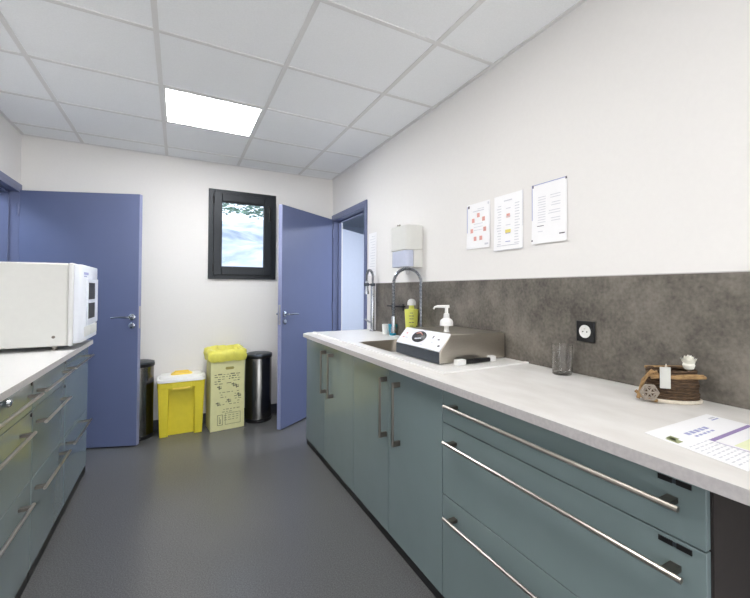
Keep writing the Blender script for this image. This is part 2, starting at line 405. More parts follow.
def carcass(t, X, s_, Xw, y0, y1, top=WB-.001):
    Xw += s_*.001
    xa, xb = sorted((X-s_*.0185, Xw)); q = MB(); q.box(xa, xb, y0, y1, PB[s_]+.002, top, 'carcass')
    q.build('body', t)
    xa, xb = sorted((X-s_*.004, X-s_*.018)); q = MB(); q.box(xa, xb, y0, y1, FZ, PB[s_], 'plinth'); q.build('plinth', t)
FX = .922
def door_cab(y0, ym, y1, h1, h2, hz, label):
    t = thing('base_cabinet', (1.2, (y0+y1)/2, FZ), label, 'cabinet', 'teal base cabinets under the sink counter')
    carcass(t, FX, -1, XR, y0+.0003, y1-.0003, .775)
    for a, b_, h in ((y0, ym, h1), (ym, y1, h2)):
        d = front('door', t, FX, -1, a, b_, .052, WB-.012); bar_handle(d, FX, -1, hz[0], hz[1], True, h, .012)
    return t
ca = door_cab(2.300, 2.860, 3.335, 2.678, 2.834, (.535, .838), 'two-door teal base cabinet at the far end of the right counter, beside the door')
side = MB(); side.box(FX+.001, XR-.001, 3.3355, 3.3395, .045, WB-.001, 'teal'); side.build('end_panel', ca)
door_cab(1.348, 1.826, 2.300, 1.711, 1.853, (.530, .833), 'two-door teal base cabinet between the drawer cabinet and the farther cupboard')
def drawer_cab(name_y0, y1, X, s_, Xw, zs, handles, label, group, labels=True):
    y0 = name_y0
    t = thing('drawer_cabinet', ((X+Xw)/2, (y0+y1)/2, FZ), label, 'drawer cabinet', group)
    carcass(t, X, s_, Xw, y0+.0003, y1-.0003)
    for k in range(len(zs)-1):
        d = front('drawer', t, X, s_, y0, y1, zs[k+1], zs[k])
        for (hz, a, b_) in handles[k]: bar_handle(d, X, s_, a, b_, False, hz)
    return t
dc = drawer_cab(.404, 1.348, FX, -1, XR, [WB-.012, .745, .460, .052], [[(.827, .44, 1.285)], [(.686, .435, 1.292)], [(.398, .435, 1.288)]], 'wide teal drawer cabinet with three long bar handles, nearest on the right', 'teal drawer cabinets')
drs = [o for o in dc.children if o.name.startswith('drawer')]
for d, z in zip(drs, (.8645, .730)):
    for ya, yb in ((.432, .462), (.470, .500)):
        q = MB(); q.box(FX-.0022, FX+.0005, ya, yb, z-.005, z+.006, 'black'); q.build('label_strip', d)
    q = MB(); q.box(FX-.0018, FX+.0005, .462, .470, z-.004, z+.005, 'dark_metal'); q.build('label_gap', d)
ep = MB(); ep.box(FX+.0185, XR-.001, .4, .4035, .045, WB-.001, 'carcass'); ep.build('end_panel', dc)
LX = -.538
GL = 'teal drawer cabinets'
lu = [(2.952, 3.600), (2.362, 2.948), (1.772, 2.358), (1.182, 1.768)]
lbl = ['teal drawer cabinet at the far end of the left counter, under the white machine',
       'middle teal drawer cabinet of the left counter, second from its far end',
       'teal drawer cabinet at the left picture edge, with a round steel lock knob',
       'teal drawer cabinet of the left counter outside the left picture edge']
for i, (a, b_) in enumerate(lu):
    k_ = .12 if i > 1 else .07
    hs = [[(.823, a+.03, b_-.03)], [(.685, a+.03, b_-k_)], [(.392, a+.03, b_-k_)]]
    zs = [WB-.006, .752, .450, .062]
    if i == 0: zs = [WB-.006, .450, .062]; hs = [[(.823, 2.985, 3.54)], [(.392, 2.99, 3.50)]]
    t = drawer_cab(a, b_, LX, 1, XL, zs, hs, lbl[i], GL)
    if i:
        for d, z in zip([o for o in t.children if o.name.startswith('drawer')], (.868, .735)):
            q = MB(); q.lathe([(.008, 0), (.008, .004), (.006, .005), (0, .005)], (0, 0, 0), 'black', T=Matrix.Translation((LX, b_-.02, z)) @ Matrix.Rotation(R(90), 4, 'Y')); q.build('lock', d)
    if i == 2:
        d = [o for o in t.children if o.name.startswith('drawer')][0]
        q = MB(); q.lathe([(.009, 0), (.009, .008), (.013, .012), (.016, .020), (.013, .028), (.005, .032), (0, .032)], (0, 0, 0), 'chrome', T=Matrix.Translation((LX, 1.985, .868)) @ Matrix.Rotation(R(90), 4, 'Y')); q.build('lock_knob', d)
    if i == 0:
        q = MB(); q.box(XL+.001, LX-.0185, 3.6, 3.604, .045, WB-.001, 'teal'); q.build('end_panel', t)

# worktops
w = MB(); XW = XR-.001
# hole for the basin: built as strips around it
BX0, BX1, BY0, BY1 = 1.035, 1.345, 2.02, 2.52
def top_box(x0, x1, y0, y1): w.box(x0, x1, y0, y1, WB, WT, 'top')
top_box(.877, XW, -.9, BY0); top_box(.877, BX0, BY0, BY1); top_box(BX1, XW, BY0, BY1); top_box(.877, XW, BY1, 3.28)
w.prism([(.877, 3.28), (XW, 3.28), (XW, 3.345), (.930, 3.345)], WB, WT, 'Z', 'top')
w.box(.8755, .877, -.9, 3.28, WB, WT, 'edge')
wt = single(w, 'worktop', (1.2, 1.2, WB), 'long pale whitewashed worktop along the right wall', 'worktop')
sp = MB(); sp.box(.93, XR-.02, -.9, -.87, FZ, WB-.0002, 'carcass'); ORG[wt.name] = Vector((1.2, 1.2, WB)); sp.build('support_panel', wt)
w = MB(); w.box(XL+.001, -.5145, 1.17, 3.612, WB, WT, 'panelwhite'); w.box(-.5145, -.513, 1.17, 3.612, WB, WT, 'edge')
single(w, 'worktop', (-.8, 2.4, WB), 'plain white worktop on the left drawers, under the white machine', 'worktop')
# resin sink top with integrated basin
ST = WT+.005
t = thing('sink_top', (1.2, 2.3, WT), 'white resin sink slab with a dark rectangular basin let into the right worktop', 'sink')
w = MB()
for x0, x1, y0, y1 in ((.965, XR-.0125, 1.40, BY0), (.965, BX0, BY0, BY1), (BX1, XR-.0125, BY0, BY1), (.965, XR-.0125, BY1, 3.31)):
    w.box(x0, x1, y0, y1, WT+.0005, ST, 'slab')
w.box(.965, XR-.0125, 1.40, 1.425, ST, ST+.003, 'slab'); w.box(.965, .985, 1.425, 3.31, ST, ST+.003, 'slab')
w.build('slab', t)
w = MB(); rr = .05
def rrect(x0, x1, y0, y1, r, z, n=6):
    o = []
    for cx, cy, a in ((x1-r, y1-r, 0), (x0+r, y1-r, 90), (x0+r, y0+r, 180), (x1-r, y0+r, 270)):
        for i in range(n+1): o.append((cx+r*math.cos(R(a+90*i/n)), cy+r*math.sin(R(a+90*i/n)), z))
    return o
loops = [rrect(BX0-.004, BX1+.004, BY0-.004, BY1+.004, .03, ST+.001), rrect(BX0+.006, BX1-.006, BY0+.006, BY1-.006, .045, ST+.0005), rrect(BX0+.01, BX1-.01, BY0+.01, BY1-.01, .05, ST-.01), rrect(BX0+.02, BX1-.02, BY0+.02, BY1-.02, .06, .80), rrect(BX0+.05, BX1-.05, BY0+.05, BY1-.05, .05, .785)]
n_ = len(loops[0]); vs = [p for l_ in loops for p in l_]
fs = [(k*n_+i, k*n_+(i+1) % n_, (k+1)*n_+(i+1) % n_, (k+1)*n_+i) for k in range(len(loops)-1) for i in range(n_)]; fs.append(tuple((len(loops)-1)*n_+i for i in range(n_)))
w.add(vs, fs, 'basin'); bs = w.build('basin', t)
w = MB(); w.lathe([(0, .006), (.03, .006), (.04, .004), (.042, 0)], ((BX0+BX1)/2, (BY0+BY1)/2, .785), 'chrome'); w.build('drain', bs)

# backsplash
w = MB(); w.box(XR-.012, XR-.0006, -.9, 3.16, WT+.0005, 1.334, 'concrete'); w.box(XR-.0125, XR-.0006, -.9, 3.16, 1.332, 1.3355, 'edge')
o = single(w, 'backsplash', (XR, 1.2, WT), 'brown-grey concrete-look splashback panel above the right worktop', 'backsplash')
BSX = XR-.012

# ------------------------------------------------------------------ faucets
def faucet(base, d, hgt, reach, rise, label, tall_body):
    # base point, horizontal unit dir d towards the tip
    bx, by, bz = base; d = Vector((d[0], d[1], 0)).normalized(); up = Vector((0, 0, 1)); B_ = Vector(base)
    t = thing('kitchen_faucet', base, label, 'faucet', 'spring-arch faucets on the sink slab')
    q = MB(); q.lathe([(.027, 0), (.027, .006), (.020, .010), (.017, .014), (.017, tall_body), (.014, tall_body+.012), (.009, tall_body+.02)], base, 'chrome'); q.build('body', t)
    side = Vector((-d.y, d.x, 0))
    q = MB(); q.tube([B_+up*.075, B_+up*.075-side*.03, B_+up*.10-side*.075], [.011, .009, .006], 'chrome'); q.build('lever', t)
    r_ = reach/2; zc = bz+hgt-r_; 
    path = [B_+up*(tall_body+.01), Vector((bx, by, zc-.03))]+arc(Vector((bx, by, zc))+d*r_, r_, 180, 0, 18, d, up)
    path += [Vector((bx, by, zc-rise))+d*reach]
    q = MB(); q.tube(path, .0075, 'dark_metal', 8); hose = q.build('hose', t)
    # coil spring wound around the hose
    L_ = [0]
    for i in range(1, len(path)): L_.append(L_[-1]+(path[i]-path[i-1]).length)
    tot = L_[-1]; pts = []; turns = int(tot/.009); n2 = turns*8
    for k in range(n2+1):
        s2 = tot*k/n2; i = 0
        while i < len(L_)-2 and L_[i+1] < s2: i += 1
        u_ = (s2-L_[i])/max(1e-6, L_[i+1]-L_[i]); p = path[i].lerp(path[i+1], u_); tg = (path[i+1]-path[i]).normalized()
        nn = tg.cross(side).normalized(); a = 2*math.pi*k/8
        pts.append(p+(side*math.cos(a)+nn*math.sin(a))*.0105)
    q = MB(); q.tube(pts, .0022, 'chrome', 5); q.build('spring', hose)
    tip = path[-1]
    q = MB(); q.lathe([(.012, .01), (.014, 0), (.014, -.05), (.019, -.085), (.019, -.10), (0, -.10)], tip, 'chrome'); q.build('spray_head', t)
    q = MB(); zz = tip.z-.02; q.tube([Vector((bx, by, zz)), Vector((tip.x, tip.y, zz))], .006, 'dark_metal')
    q.lathe([(.017, -.012), (.021, -.012), (.021, .012), (.017, .012)], (tip.x, tip.y, zz), 'dark_metal'); q.lathe([(.0185, -.012), (.021, -.012), (.021, .012), (.0185, .012)], (bx, by, zz), 'dark_metal')
    if tall_body > .1: q.build('bracket', t)
    return t
faucet((1.405, 2.31, ST), (-1, .13), .492, .195, .225, 'chrome spring-arch faucet bowing over the basin, in front of the splashback', .07)
faucet((1.425, 3.135, ST), (-.78, -.62), .515, .110, .045, 'chrome pull-down faucet standing at the far end of the slab beside the doorway', .38)

# ------------------------------------------------------------------ things on the sink counter
# dishwashing bottle
t = thing('soap_bottle', (1.415, 2.455, ST), 'lime yellow bottle with a white domed cap standing behind the arched faucet', 'bottle')
q = MB(); q.lathe([(.038, 0), (.042, .004), (.044, .10), (.050, .208), (.049, .214), (.020, .218), (.018, .242)], (1.415, 2.455, ST), 'lime', sy=.9); bo = q.build('bottle_body', t)
q = MB(); q.lathe([(.018, .242), (.030, .243), (.030, .262), (.025, .278), (.013, .286), (0, .288)], (1.415, 2.455, ST), 'white'); q.build('cap', t)
q = MB()
for k, (dz, wd) in enumerate([(.10, .018), (.125, .026), (.15, .022), (.17, .026), (.19, .016), (.06, .020)]):
    for sgn in (-1, 1):
        dirv = Vector((-.5, -.86, 0)).normalized(); sd = Vector((-dirv.y, dirv.x, 0)); 
        p = Vector((1.415, 2.455, ST+dz))+dirv*(.0465)+sd*(sgn*wd*.35)
        q.tube([p-sd*wd*.3, p+sd*wd*.3], .0022, 'ink_dark', 5)
q.build('label_print', bo)
# cups
q = MB(); q.lathe([(.024, 0), (.026, .002), (.036, .082), (.037, .085), (.034, .085), (.024, .006), (0, .005)], (1.432, 2.775, ST), 'tealcup'); single(q, 'tumbler', (1.432, 2.775, ST), 'small teal plastic cup beside the white cup near the wall', 'cup', 'plastic cups by the faucets')
q = MB(); q.lathe([(.024, 0), (.026, .002), (.030, .078), (.031, .08), (.028, .08), (.022, .006), (0, .005)], (1.415, 2.862, ST), 'white'); single(q, 'tumbler', (1.415, 2.862, ST), 'small white plastic cup left of the teal cup', 'cup', 'plastic cups by the faucets')
# slim dark wall rail
q = MB(); q.box(BSX-.035, BSX, 2.63, 2.87, 1.146, 1.156, 'black'); q.box(BSX-.004, BSX, 2.65, 2.67, 1.12, 1.17, 'black'); q.box(BSX-.004, BSX, 2.83, 2.85, 1.12, 1.17, 'black')
single(q, 'wall_rail', (BSX, 2.75, 1.15), 'thin dark ledge fixed to the splashback behind the arched faucet', 'rail')
# sealing device (steel body with sloping white control panel)
DY_0, DY_1 = 1.558, 1.985
t = thing('heat_sealer', (1.25, 1.77, ST), 'steel benchtop device with a sloping white control panel, standing on the sink slab', 'sealing device')
q = MB(); q.prism([(1.050, ST+.005), (1.455, ST+.005), (1.455, 1.056), (1.115, 1.064), (1.050, .986)], DY_0, DY_1, 'Y', 'steel'); bd = q.build('housing', t, .003)
q = MB(); q.box(1.0455, 1.0505, DY_0+.002, DY_1-.002, ST+.005, .984, 'dark_metal'); q.build('front_fascia', t, .001)
def on_slope(u, v, h=0.0):      # u along Y from near edge, v up the slope 0..1
    a = Vector((1.050, 0, .988)); b_ = Vector((1.115, 0, 1.064)); nrm = Vector((-(b_.z-a.z), 0, b_.x-a.x)).normalized()
    p = a.lerp(b_, v)+nrm*h; return Vector((p.x, DY_0+u*(DY_1-DY_0), p.z))
def slope_quad(q, u0, u1, v0, v1, h0, h1, k):
    vs = [on_slope(u, v, h) for h in (h0, h1) for u, v in ((u0, v0), (u1, v0), (u1, v1), (u0, v1))]
    q.add(vs, [(0, 1, 2, 3)[::-1], (4, 5, 6, 7), (0, 1, 5, 4), (1, 2, 6, 5), (2, 3, 7, 6), (3, 0, 4, 7)], k)
q = MB(); slope_quad(q, .005, .995, -.02, 1.0, .0, .004, 'front_white'); cp = q.build('control_panel', t)
q = MB(); n = 28; c_ = on_slope(.56, .55, .0045); ux = (on_slope(1, .5)-on_slope(0, .5)).normalized(); vx = (on_slope(.5, 1)-on_slope(.5, 0)).normalized(); nz = ux.cross(vx); nz = nz if nz.x < 0 else -nz
TM = Matrix((ux, vx, nz)).transposed().to_4x4(); TM.translation = c_
q.lathe([(.034, 0), (.034, .002), (.029, .004), (.0, .005)], (0, 0, 0), 'black', T=TM, sx=1.9); q.tube([(-.03, .012, .006), (0, .022, .006), (.03, .012, .006)], .003, 'ink_red', 6, T=TM); q.tube([(-.035, -.01, .006), (.015, -.018, .006)], .004, 'front_white', 6, T=TM); q.build('logo_disc', cp)
q = MB()
for (u0, u1, v0, v1, k) in ((.12, .16, .55, .62, 'ink_dark'), (.05, .09, .2, .3, 'ink_dark'), (.26, .28, .6, .75, 'ink_dark'), (.22, .25, .35, .42, 'ink_grey'), (.86, .90, .6, .68, 'ink_red'), (.80, .86, .35, .4, 'ink_grey'), (.40, .45, .12, .18, 'ink_grey'), (.88, .93, .35, .4, 'ink_red')):
    slope_quad(q, u0, u1, v0, v1, .004, .0048, k)
q.build('panel_print', cp)
for x in (1.08, 1.42):
    for y in (DY_0+.03, DY_1-.03):
        q = MB(); q.lathe([(.012, 0), (.014, .005)], (x, y, ST+.0002), 'black'); q.build('foot', t)
# pump dispenser on top of the device
P0 = (1.168, 1.672, 1.0645)
t = thing('pump_dispenser', P0, 'white pump dispenser standing up from the top of the steel device', 'pump dispenser')
q = MB(); q.lathe([(.017, 0), (.017, .003), (.0125, .006), (.0125, .036)], P0, 'white'); q.build('neck', t)
q = MB(); q.lathe([(.0125, .030), (.034, .032), (.033, .052), (.028, .062), (.016, .070), (.014, .092), (.009, .095), (.008, .122), (0, .122)], P0, 'white'); q.build('collar', t)
dn = Vector((-.75, .66, 0)).normalized(); c0 = Vector(P0)+Vector((0, 0, .128))
q = MB(); q.tube([c0-Vector((0, 0, .008)), c0+Vector((0, 0, .007))], .010, 'white'); q.tube([c0-dn*.014, c0+dn*.045, c0+dn*.060+Vector((0, 0, -.003)), c0+dn*.066+Vector((0, 0, -.014))], [.008, .007, .005, .004], 'white'); q.build('nozzle', t)
# black instrument with white ends lying in front of the device side
q = MB(); q.tube([(1.160, 1.515, ST+.012), (1.23, 1.515, ST+.013), (1.31, 1.512, ST+.012)], [.010, .0125, .010], 'black')
t = thing('handpiece', (1.24, 1.515, ST), 'black handled tool with white ends lying beside the steel device', 'hand tool')
q.build('grip', t)
q = MB(); q.box(1.110, 1.160, 1.498, 1.532, ST, ST+.026, 'white'); q.build('end_block', t, .004)
q = MB(); q.box(1.31, 1.345, 1.50, 1.53, ST, ST+.028, 'white'); q.build('end_block', t, .004)

# ------------------------------------------------------------------ wall dispenser, posters, socket
t = thing('towel_dispenser', (XR, 2.55, 1.43), 'white wall dispenser with a frosted blue lower window above the faucets', 'dispenser')
def dshape(x0, x1, y0, y1, r, n=6):
    o = [(x1, y0), (x1, y1)]
    for i in range(n+1): a = R(90+90*i/n); o.append((x0+r+r*math.cos(a), y1-r+r*math.sin(a)))
    for i in range(n+1): a = R(180+90*i/n); o.append((x0+r+r*math.cos(a), y0+r+r*math.sin(a)))
    return o
q = MB(); q.prism(dshape(1.345, XR, 2.400, 2.660, .035), 1.555, 1.730, 'Z', 'casing'); q.build('cover', t, .006)
q = MB(); q.prism(dshape(1.350, 1.405, 2.412, 2.650, .03), 1.440, 1.555, 'Z', 'bluefrost'); q.build('lower_window', t, .004)
q = MB(); q.box(1.405, XR, 2.404, 2.656, 1.435, 1.555, 'casing'); q.build('back_plate', t, .002)
q = MB(); q.lathe([(.014, 0), (.012, -.03), (.008, -.045), (0, -.045)], (1.42, 2.53, 1.435), 'white'); q.build('nozzle', t)
q = MB(); q.lathe([(.012, 0), (.012, .004), (.005, .006), (.004, .02), (.007, .022), (0, .024)], (0, 0, 0), 'handle', T=Matrix.Translation((XR, 2.742, 1.773)) @ Matrix.Rotation(R(-90), 4, 'Y'))
single(q, 'wall_hook', (XR, 2.742, 1.773), 'tiny grey wall hook just above the white dispenser', 'hook')
def wq(q, ya, yb, za, zb, d, k):      # thin printed mark on the right wall, d = distance off the wall
    q.box(XR-d-.0003, XR-d, ya, yb, za, zb, k)
def poster(y0, y1, z0, z1, label, k='paper', tilt=0):
    o = thing('wall_poster', (XR, (y0+y1)/2, z0), label, 'poster', 'sheets taped to the white wall')
    q = MB(); n = 6; vs = []; fs = []          # sheet bellies slightly off the wall at its foot
    for i in range(n+1):
        z = z1+(z0-z1)*i/n; d = .0015+.006*(i/n)**2
        for y in (y0, y1): vs.append((XR-d-.0008, y, z)); vs.append((XR-d+.0002, y, z))
    for i in range(n):
        a = 4*i; b_ = 4*i+4
        fs += [(a, a+2, b_+2, b_), (a+1, b_+1, b_+3, a+3), (a, b_, b_+1, a+1), (a+2, a+3, b_+3, b_+2)]
    fs += [(0, 1, 3, 2), (4*n, 4*n+2, 4*n+3, 4*n+1)]
    q.add(vs, fs, k); s_ = q.build('sheet', o)
    return o, s_
def dz_(z, z0, z1): return .0028+.006*((z1-z)/(z1-z0))**2
def marks(s_, lst, z0, z1, nm='print'):
    q = MB()
    for ya, yb, za, zb, k in lst: wq(q, ya, yb, za, zb, dz_((za+zb)/2, z0, z1), k)
    q.build(nm, s_)
random.seed(11)
z0, z1 = 1.515, 1.777; p1, s1 = poster(1.690, 1.895, z0, z1, 'leftmost wall sheet with a ring of small red pictures')
L_ = [(1.888, 1.893, z0, z1-.01, 'ink_blue')]
for k in range(7):
    a = R(90+k*51.4); cy = 1.79+.062*math.cos(a)*.95; cz = 1.635+.070*math.sin(a)
    L_ += [(cy-.012, cy+.012, cz-.012, cz+.012, 'ink_red'), (cy-.006, cy+.004, cz-.006, cz+.008, 'ink_purple')]
for k in range(3): L_.append((1.75, 1.83, 1.655-.018*k, 1.658-.018*k, 'ink_grey'))
L_ += [(1.74, 1.84, 1.728, 1.733, 'ink_grey'), (1.74, 1.80, 1.740, 1.743, 'ink_grey'), (1.87, 1.885, 1.755, 1.770, 'ink_dark'), (1.70, 1.71, 1.755, 1.768, 'ink_grey'), (1.70, 1.73, 1.53, 1.54, 'ink_grey')]
marks(s1, L_, z0, z1)
z0, z1 = 1.485, 1.778; p2, s2 = poster(1.443, 1.655, z0, z1, 'middle wall sheet with a red and a yellow mark in its centre', 'sleeve')
L_ = [(1.535, 1.560, 1.655, 1.675, 'ink_red'), (1.528, 1.568, 1.575, 1.592, 'ink_yellow')]
for k in range(15):
    z = 1.72-.0145*k
    L_ += [(1.60, 1.60+random.uniform(.02, .035), z, z+.004, 'ink_grey'), (1.475-random.uniform(0, .012), 1.50, z, z+.004, 'ink_grey')]
    if k % 3 == 1: L_.append((1.53, 1.565, z-.004, z, 'ink_blue' if k > 8 else 'ink_grey'))
L_ += [(1.47, 1.63, 1.508, 1.512, 'ink_grey'), (1.52, 1.58, 1.742, 1.748, 'ink_grey'), (1.443, 1.446, z0, z1, 'ink_grey'), (1.443, 1.655, z0, z0+.003, 'ink_grey')]
marks(s2, L_, z0, z1)
z0, z1 = 1.497, 1.782; p3, s3 = poster(1.180, 1.384, z0, z1, 'rightmost wall sheet with only lines of text and dark taped edges')
L_ = [(1.380, 1.384, z0+.01, z1, 'ink_blue'), (1.18, 1.384, z1-.004, z1, 'ink_blue'), (1.374, 1.384, z1-.014, z1, 'ink_dark'), (1.18, 1.188, z1-.010, z1, 'ink_dark'), (1.376, 1.384, z0+.012, z0+.02, 'ink_dark'), (1.19, 1.22, 1.53, 1.535, 'ink_dark')]
for k in range(11):
    z = 1.715-.012*k; L_.append((1.30, 1.35-random.uniform(0, .008), z, z+.003, 'ink_grey')); 
    if k % 3 != 2: L_.append((1.215, 1.285-random.uniform(0, .02), z, z+.003, 'ink_grey'))
L_ += [(1.31, 1.35, 1.578, 1.581, 'ink_dark'), (1.315, 1.345, 1.552, 1.555, 'ink_grey')]
marks(s3, L_, z0, z1)
z0, z1 = 1.40, 1.78; p4, s4 = poster(3.165, 3.325, z0, z1, 'faint sheet of pale text taped between the door frame and the dispenser')
L_ = []
for k in range(14): z = 1.745-.024*k; L_.append((3.19, 3.30-random.uniform(0, .04), z, z+.004, 'ink_grey'))
marks(s4, L_, z0, z1)
# socket
t = thing('wall_socket', (BSX, 1.08, 1.10), 'black square wall socket with a round white insert on the splashback', 'socket')
q = MB(); q.box(BSX-.010, BSX, 1.036, 1.122, 1.062, 1.148, 'black'); fp = q.build('face_plate', t, .003)
q = MB(); q.lathe([(.027, 0), (.027, .002), (.021, .003), (.020, -.004), (0, -.004)], (0, 0, 0), 'white', T=Matrix.Translation((BSX-.0105, 1.079, 1.105)) @ Matrix.Rotation(R(-90), 4, 'Y')); ins = q.build('socket_insert', t)
q = MB()
for dy in (-.0095, .0095): q.tube([(BSX-.012, 1.079+dy, 1.104), (BSX-.007, 1.079+dy, 1.104)], .0028, 'black')
q.tube([(BSX-.016, 1.079, 1.116), (BSX-.006, 1.079, 1.116)], .002, 'steel'); q.build('pin_hole', ins)

# ------------------------------------------------------------------ things on the near right worktop
G0 = (1.405, 1.155, WT)
q = MB(); q.lathe([(0, 0), (.038, 0), (.040, .003), (.0425, .125), (.0405, .125), (.0375, .012), (0, .010)], G0, 'tumbler', 40)
single(q, 'drinking_glass', G0, 'clear drinking glass standing by the splashback below the socket', 'glass')
# twig basket arrangement
BC = Vector((1.375, .695, WT)); u = Vector((.14, -.15, 0)).normalized(); v = Vector((-u.y, u.x, 0))   # u along the basket, v away from viewer
def bp(a, b_, c_): return BC+u*(a*.87-.006)+v*b_+Vector((0, 0, c_))
t = thing('twig_basket', BC, 'small brown twig basket with rope, tag and white flower on the right worktop', 'basket')
q = MB()
def oval(a, b_, z, n=28): return [bp(a*math.cos(2*math.pi*i/n), b_*math.sin(2*math.pi*i/n), z) for i in range(n)]
random.seed(3)
for k in range(11): q.tube(oval(.088-.0010*k+random.uniform(-.003, .002), .042+random.uniform(-.002, .002), .010+.0088*k), .0054, 'wicker', 6, closed=True)
q.add([bp(.08*math.cos(2*math.pi*i/20), .036*math.sin(2*math.pi*i/20), .006) for i in range(20)]+[bp(.075*math.cos(2*math.pi*i/20), .034*math.sin(2*math.pi*i/20), .062) for i in range(20)], [tuple(range(20)), tuple(range(20, 40))]+[(i, (i+1) % 20, 20+(i+1) % 20, 20+i) for i in range(20)], 'wicker')
q.build('basket_body', t)
q = MB(); q.tube(oval(.094, .047, .006), .006, 'rope', 8, closed=True); q.build('rope_trim', t)
q = MB(); 
q.tube([bp(-.085, -.045, .086), bp(0, -.050, .082), bp(.095, -.040, .086)], .0048, 'twig'); q.tube([bp(-.08, -.043, .078), bp(.05, -.048, .092), bp(.088, -.040, .091)], .004, 'twig')
q.tube([bp(-.08, .03, .100), bp(.085, .035, .106)], .004, 'twig'); q.tube([bp(-.09, -.02, .100), bp(.0, -.01, .110), bp(.07, 0, .104)], .0035, 'wicker')
q.build('rim_twig', t)
q = MB(); q.tube([bp(-.118, -.03, .008), bp(-.102, -.035, .068), bp(-.075, -.04, .100), bp(-.05, -.045, .084)], .006, 'twig'); q.tube([bp(-.112, -.04, .05), bp(-.085, -.045, .092), bp(-.060, -.05, .10)], .004, 'twig'); q.tube([bp(-.125, -.02, .03), bp(-.10, -.03, .012), bp(-.06, -.05, .007)], .005, 'twig'); q.build('twig_handle', t)
q = MB(); q.tube([bp(-.052, -.056, .03), bp(-.052, -.056, .03)], .001, 'tag'); q = MB()
TT = Matrix((u, v, Vector((0, 0, 1)))).transposed().to_4x4(); TT.translation = BC
q.box(-.054, -.024, -.060, -.057, .050, .116, 'tag', TT); q.build('tag', t, .001)
q = MB(); q.tube([bp(-.040, -.060, .112), bp(-.032, -.05, .124), bp(-.025, -.04, .106)], .0015, 'rope', 6); q.build('string', t)
q = MB()          # filigree star ornament at the left foot
oc = bp(-.088, -.056, .034); 
for k in range(6):
    a = R(60*k); p = oc+u*(.026*math.cos(a))+Vector((0, 0, .026*math.sin(a))); q.tube([oc, p], .003, 'grey_wood', 6)
    p2_ = oc+u*(.026*math.cos(a+R(60)))+Vector((0, 0, .026*math.sin(a+R(60)))); q.tube([p, p2_], .003, 'grey_wood', 6)
    pm = oc+u*(.014*math.cos(a+R(30)))+Vector((0, 0, .014*math.sin(a+R(30)))); q.tube([p, pm, p2_], .0025, 'grey_wood', 6)
q.build('star_ornament', t)
q = MB(); fc = bp(.055, -.006, .118)
for k in range(22):
    a = k*2.4; tl = .25+.05*k; r_ = .006+.0009*k
    Tp = Matrix.Translation(fc) @ Matrix.Rotation(a, 4, 'Z') @ Matrix.Rotation(-R(70)+.045*k, 4, 'Y')
    q.add([(0, -.006, 0), (.016, -.013, .003), (.031, 0, .010), (.016, .013, .003), (0, .006, 0), (.012, 0, -.003)], [(0, 1, 5), (1, 2, 5), (2, 3, 5), (3, 4, 5), (4, 0, 5)], 'tissue', Tp)
q.lathe([(0, -.02), (.014, -.012), (.018, 0), (.012, .012), (0, .016)], fc, 'tissue', 14); q.build('white_flower', t)

# papers
def sheet(name, corners, z, label, k, prints, th=.0008, curl=None):
    c4 = [Vector((x, y, 0)) for x, y in corners]
    cen = sum(c4, Vector())/4; t = thing(name, (cen.x, cen.y, WT), label, 'paper', 'printed sheets on the right worktop')
    q = MB(); vs = [(p.x, p.y, z) for p in c4]+[(p.x, p.y, z+th) for p in c4]
    q.add(vs, [(3, 2, 1, 0), (4, 5, 6, 7), (0, 1, 5, 4), (1, 2, 6, 5), (2, 3, 7, 6), (3, 0, 4, 7)], k); s_ = q.build('sheet', t)
    q = MB()
    def B2(a, b_): return c4[0].lerp(c4[1], a).lerp(c4[3].lerp(c4[2], a), b_)
    for a0, a1, b0, b1, kk in prints:
        vs = [B2(a0, b0), B2(a1, b0), B2(a1, b1), B2(a0, b1)]
        vv = [(p.x, p.y, z+th) for p in vs]+[(p.x, p.y, z+th+.0003) for p in vs]
        q.add(vv, [(3, 2, 1, 0), (4, 5, 6, 7), (0, 1, 5, 4), (1, 2, 6, 5), (2, 3, 7, 6), (3, 0, 4, 7)], kk)
    q.build('print', s_)
    return t
random.seed(7)
pr = [(.03, .10, .22, .36, 'ink_green'), (.06, .13, .20, .30, 'ink_green')]
for k in range(5): a = .28+k*.068; pr.append((a, a+.048, .23, .29, 'ink_blue'))
for k in range(5): a = .30+k*.06; pr.append((a, a+.040, .33, .36, 'ink_blue'))
pr.append((.86, .95, .10, .13, 'ink_grey')); pr.append((.84, .95, .15, .17, 'ink_blue'))
for r0 in range(9):
    b0 = .46+r0*.055; a = .04
    while a < .9:
        l_ = random.uniform(.02, .06); pr.append((a, min(.93, a+l_), b0, b0+.016, 'ink_grey')); a += l_+.02
sheet('document', [(1.000, .575), (1.305, .570), (1.290, .350), (.962, .350)], WT+.0005, 'white printed sheet with a green emblem lying at the front of the right worktop', 'paper', pr)
pr = [(0.0, 1.0, 0, .038, 'ink_purple'), (0, .008, .038, 1, 'ink_purple'), (.06, .94, .16, .62, 'ink_pale')]
for r0 in range(6):
    pr.append((.05, random.uniform(.6, .9), .66+.05*r0, .672+.05*r0, 'ink_grey'))
sheet('document', [(1.078, .467), (1.285, .467), (1.285, .175), (1.058, .175)], WT+.0022, 'sheet with a purple header band lying on top of the green-emblem sheet', 'sleeve', pr)

